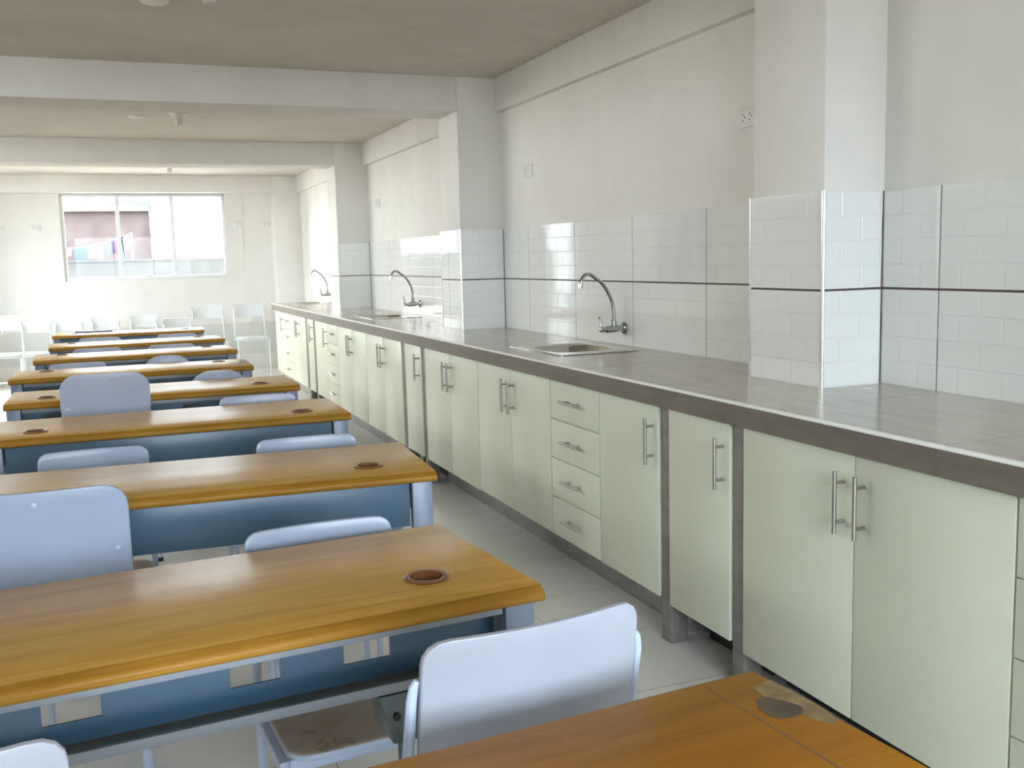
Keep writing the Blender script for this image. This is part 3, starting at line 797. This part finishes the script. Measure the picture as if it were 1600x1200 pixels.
wplace('wtall', -.105, 12.72, 'tall white chair by the end wall closest to the counter end')
wplace('wtall', -.595, 12.72, 'tall white chair by the end wall, second from the counter end')
wplace('wsmall', -1.02, 11.45, 'low white chair by the end wall whose back barely clears the farthest desk')
wplace('wsmall', -1.33, 12.70, 'white chair by the end wall under the middle pane of the window', .03)
wplace('wsmall', -1.75, 12.70, 'white chair by the end wall under the first window mullion')
wplace('wsmall', -2.145, 12.70, 'white chair by the end wall at the start of the window')
wplace('wsmall', -2.485, 12.70, 'white chair by the end wall standing clear of the desks, full seat in view', -.03)
wplace('wtall', -2.76, 12.0, 'white chair near the end wall cut by the picture edge', .0)

# ------------------------------------------------------------------ outside the end window
def ext(mb, name, m, label, cat, loc=(0, 0, 0)):
    return tag(mb.build(name, m, None, 0, loc=loc), label, cat, kind='structure' if name == 'ground' else None)
ext(MB().box(-60, 60, -40, 60, -3.4, -3.2), 'ground', 'ground', 'dry ground outside the building', 'ground')
hb = empty('adobe_building', (-8, 40, -3.2), label='reddish adobe building with a blue roof band beyond the window', cat='building')
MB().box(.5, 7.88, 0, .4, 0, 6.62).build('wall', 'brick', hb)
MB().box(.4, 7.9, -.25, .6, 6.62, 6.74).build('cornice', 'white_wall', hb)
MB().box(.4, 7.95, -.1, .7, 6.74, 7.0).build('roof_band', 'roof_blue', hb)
an = MB().box(-14, .42, 1, 7, 0, 7.5).build('annex', 'white_wall', hb); an['label'] = 'whitewashed annex'  # unseen block added to tone down the bright tile reflection
uf = MB().box(.5, 7.9, 4, 4.4, 7.0, 10.5).build('upper_wall', 'white_wall', hb)
for x0 in (3.2, 5.3, 6.2, 7.2):
    MB().box(x0, x0 + .35, 3.9, 4.05, 7.35, 8.0).build('window', 'roof_blue', hb)
wbd = empty('white_building', (8, 39.6, -3.2), label='tall whitewashed building beside the adobe one beyond the window', cat='building')
MB().box(-8.05, 14, 0, 8, 0, 14).build('wall', 'white_wall', wbd)
MB().box(-7.2, -6.9, -.08, .02, 4.75, 5.5).build('doorway', 'win_frame', wbd)
MB().box(-8.05, 14, -.12, .0, 13.6, 14.2).build('parapet', 'white_wall', wbd)
pw = ext(MB().box(-12, 12, 0, .25, 0, 4.74).box(-12, 12, -.03, .28, 4.74, 4.80), 'terrace_parapet', 'concrete', 'weathered grey concrete parapet below the laundry', 'parapet', (0, 33, -3.2))
ln = MB().tube([(-3.4, 37, 2.02), (-2.6, 37, 2.06), (-1.7, 37, 2.24), (-.86, 37, 2.5)], .012, 8).build('clothesline', 'rope', None)
ln.data.transform(Matrix.Translation((2, -37, -2.2))); ln.location = (-2, 37, 2.2); tag(ln, 'sagging rope holding the row of laundry outside', 'clothesline')
for i, xx in enumerate((-3.42, -.86)):
    o = MB().lathe([(.04, 0), (.035, 5.75)], n=10).build('clothes_post', 'rope', None, loc=(xx, 37.0, -3.2)); tag(o, ['post at the low end of the clothesline', 'post at the high end of the clothesline'][i], 'post')
def garment(kind, x0, x1, zt, zb, m, label, y=37):
    w = x1 - x0; h = zt - zb; mb = MB()
    if kind == 'trousers':
        poly = [(0, 0), (w, 0), (w * 1.02, -h), (w * .62, -h), (w * .5, -h * .35), (w * .4, -h), (-.02 * w, -h)]
    elif kind == 'shirt':
        poly = [(w * .2, 0), (w * .8, 0), (w, -h * .3), (w * .86, -h * .4), (w * .8, -h * .3), (w * .82, -h), (w * .16, -h * .97), (w * .2, -h * .3), (w * .12, -h * .4), (0, -h * .3)]
    elif kind == 'sheet':
        poly = [(0, 0), (w * .5, -h * .04), (w, 0), (w * .96, -h), (w * .5, -h * .95), (w * .05, -h)]
    else:
        poly = [(0, 0), (w, 0), (w * .9, -h * .85), (w * .5, -h), (w * .1, -h * .85)]
    # hang in soft folds : strips of varying depth
    th = .03
    mb.prism(poly, -th, th, 'y')
    o = mb.build(kind, m, None, .01, loc=(x0, y, zt)); tag(o, label, 'laundry', 'laundry on the clothesline'); return o
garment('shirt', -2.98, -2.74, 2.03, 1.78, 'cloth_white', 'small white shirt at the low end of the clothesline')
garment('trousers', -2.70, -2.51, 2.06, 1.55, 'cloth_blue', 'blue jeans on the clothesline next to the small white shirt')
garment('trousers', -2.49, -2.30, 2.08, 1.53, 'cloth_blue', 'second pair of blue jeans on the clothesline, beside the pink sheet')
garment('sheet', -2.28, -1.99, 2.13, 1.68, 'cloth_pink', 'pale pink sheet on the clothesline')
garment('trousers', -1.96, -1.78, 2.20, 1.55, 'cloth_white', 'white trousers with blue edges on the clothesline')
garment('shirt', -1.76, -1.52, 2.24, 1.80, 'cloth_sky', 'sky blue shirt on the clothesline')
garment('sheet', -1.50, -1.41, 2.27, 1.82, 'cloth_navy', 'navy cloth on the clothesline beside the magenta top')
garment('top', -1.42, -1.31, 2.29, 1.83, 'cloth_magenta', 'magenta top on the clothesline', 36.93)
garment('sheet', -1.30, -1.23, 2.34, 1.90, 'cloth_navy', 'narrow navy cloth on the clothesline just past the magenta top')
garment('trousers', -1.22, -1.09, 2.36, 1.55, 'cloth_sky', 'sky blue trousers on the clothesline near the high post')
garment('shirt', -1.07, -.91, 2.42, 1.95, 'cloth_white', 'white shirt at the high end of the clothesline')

# ------------------------------------------------------------------ light
W = bpy.data.worlds.new('World'); S.world = W; W.use_nodes = True
nt = W.node_tree; nt.nodes.clear()
o = N(nt, 'ShaderNodeOutputWorld'); bg = N(nt, 'ShaderNodeBackground')
tc = N(nt, 'ShaderNodeTexCoord'); sp = N(nt, 'ShaderNodeSeparateXYZ'); L(nt, tc.outputs['Generated'], sp.inputs[0])
# hazy warm-white sky on the sun's side (ahead and left), clear blue-white sky behind
sky = ramp(nt, math_n(nt, 'ADD', math_n(nt, 'MULTIPLY', sp.outputs[1], .5), .5), (.2, (.80, .89, 1.0)), (.6, (1, .99, .955)))
up = ramp(nt, math_n(nt, 'ADD', math_n(nt, 'MULTIPLY', sp.outputs[2], .5), .5), (.49, (.5, .49, .46)), (.52, (1, 1, 1)))
ml = N(nt, 'ShaderNodeMix', data_type='RGBA', blend_type='MULTIPLY'); ml.inputs[0].default_value = 1
L(nt, sky, ml.inputs[6]); L(nt, up, ml.inputs[7]); L(nt, ml.outputs[2], bg.inputs[0])
SKY = 25.0
bg.inputs[1].default_value = SKY
L(nt, bg.outputs[0], o.inputs[0])
def portal(loc, rot, sx, sy):
    l = bpy.data.lights.new('daylight_portal', 'AREA'); l.shape = 'RECTANGLE'; l.size = sx; l.size_y = sy
    l.cycles.is_portal = True
    ob = bpy.data.objects.new('daylight_portal', l); C.objects.link(ob); ob.location = loc; ob.rotation_euler = rot
portal(((W0 + W1) / 2, YB + .19, (WZ0 + WZ1) / 2), (-PI / 2, 0, 0), W1 - W0, WZ1 - WZ0)
portal(((V0 + V1) / 2, YB + .19, (VZ0 + WZ1) / 2), (-PI / 2, 0, 0), V1 - V0, WZ1 - VZ0)
for a, b_, z0, z1 in LW: portal((XL - .19, (a + b_) / 2, (z0 + z1) / 2), (PI / 2, 0, -PI / 2), b_ - a, z1 - z0)
for a, b_, z0, z1 in FW: portal(((a + b_) / 2, YF - .19, (z0 + z1) / 2), (PI / 2, 0, 0), b_ - a, z1 - z0)

# ------------------------------------------------------------------ camera
cam = bpy.data.cameras.new('camera'); co = bpy.data.objects.new('camera', cam); C.objects.link(co)
F = 1563.9354
cam.sensor_width = 36; cam.sensor_fit = 'HORIZONTAL'; cam.lens = 36 * F / 1600; cam.clip_start = .02; cam.clip_end = 300
r = Vector((.92781539, -.37218189, -.02528327)); u = Vector((.06967705, .10631702, .991888)); f = Vector((.36647471, .92205061, -.1245751))
mtx = Matrix((( r.x, u.x, -f.x, -1.6774), (r.y, u.y, -f.y, 0), (r.z, u.z, -f.z, 1.3363), (0, 0, 0, 1)))
co.matrix_world = mtx
S.camera = co
vs = S.view_settings; vs.view_transform = 'Standard'; vs.look = 'None'; vs.gamma = 1; vs.exposure = 0.0
S.display_settings.display_device = 'sRGB'
S.cycles.max_bounces = 10; S.cycles.diffuse_bounces = 7; S.cycles.glossy_bounces = 4; S.cycles.transparent_max_bounces = 12
S.cycles.sample_clamp_indirect = 6; S.cycles.caustics_reflective = False; S.cycles.caustics_refractive = False
S.cycles.use_denoising = True
for k in list(kinds.values()):
    pass
for ob in bpy.data.objects:
    if '_top' in ob: del ob['_top']
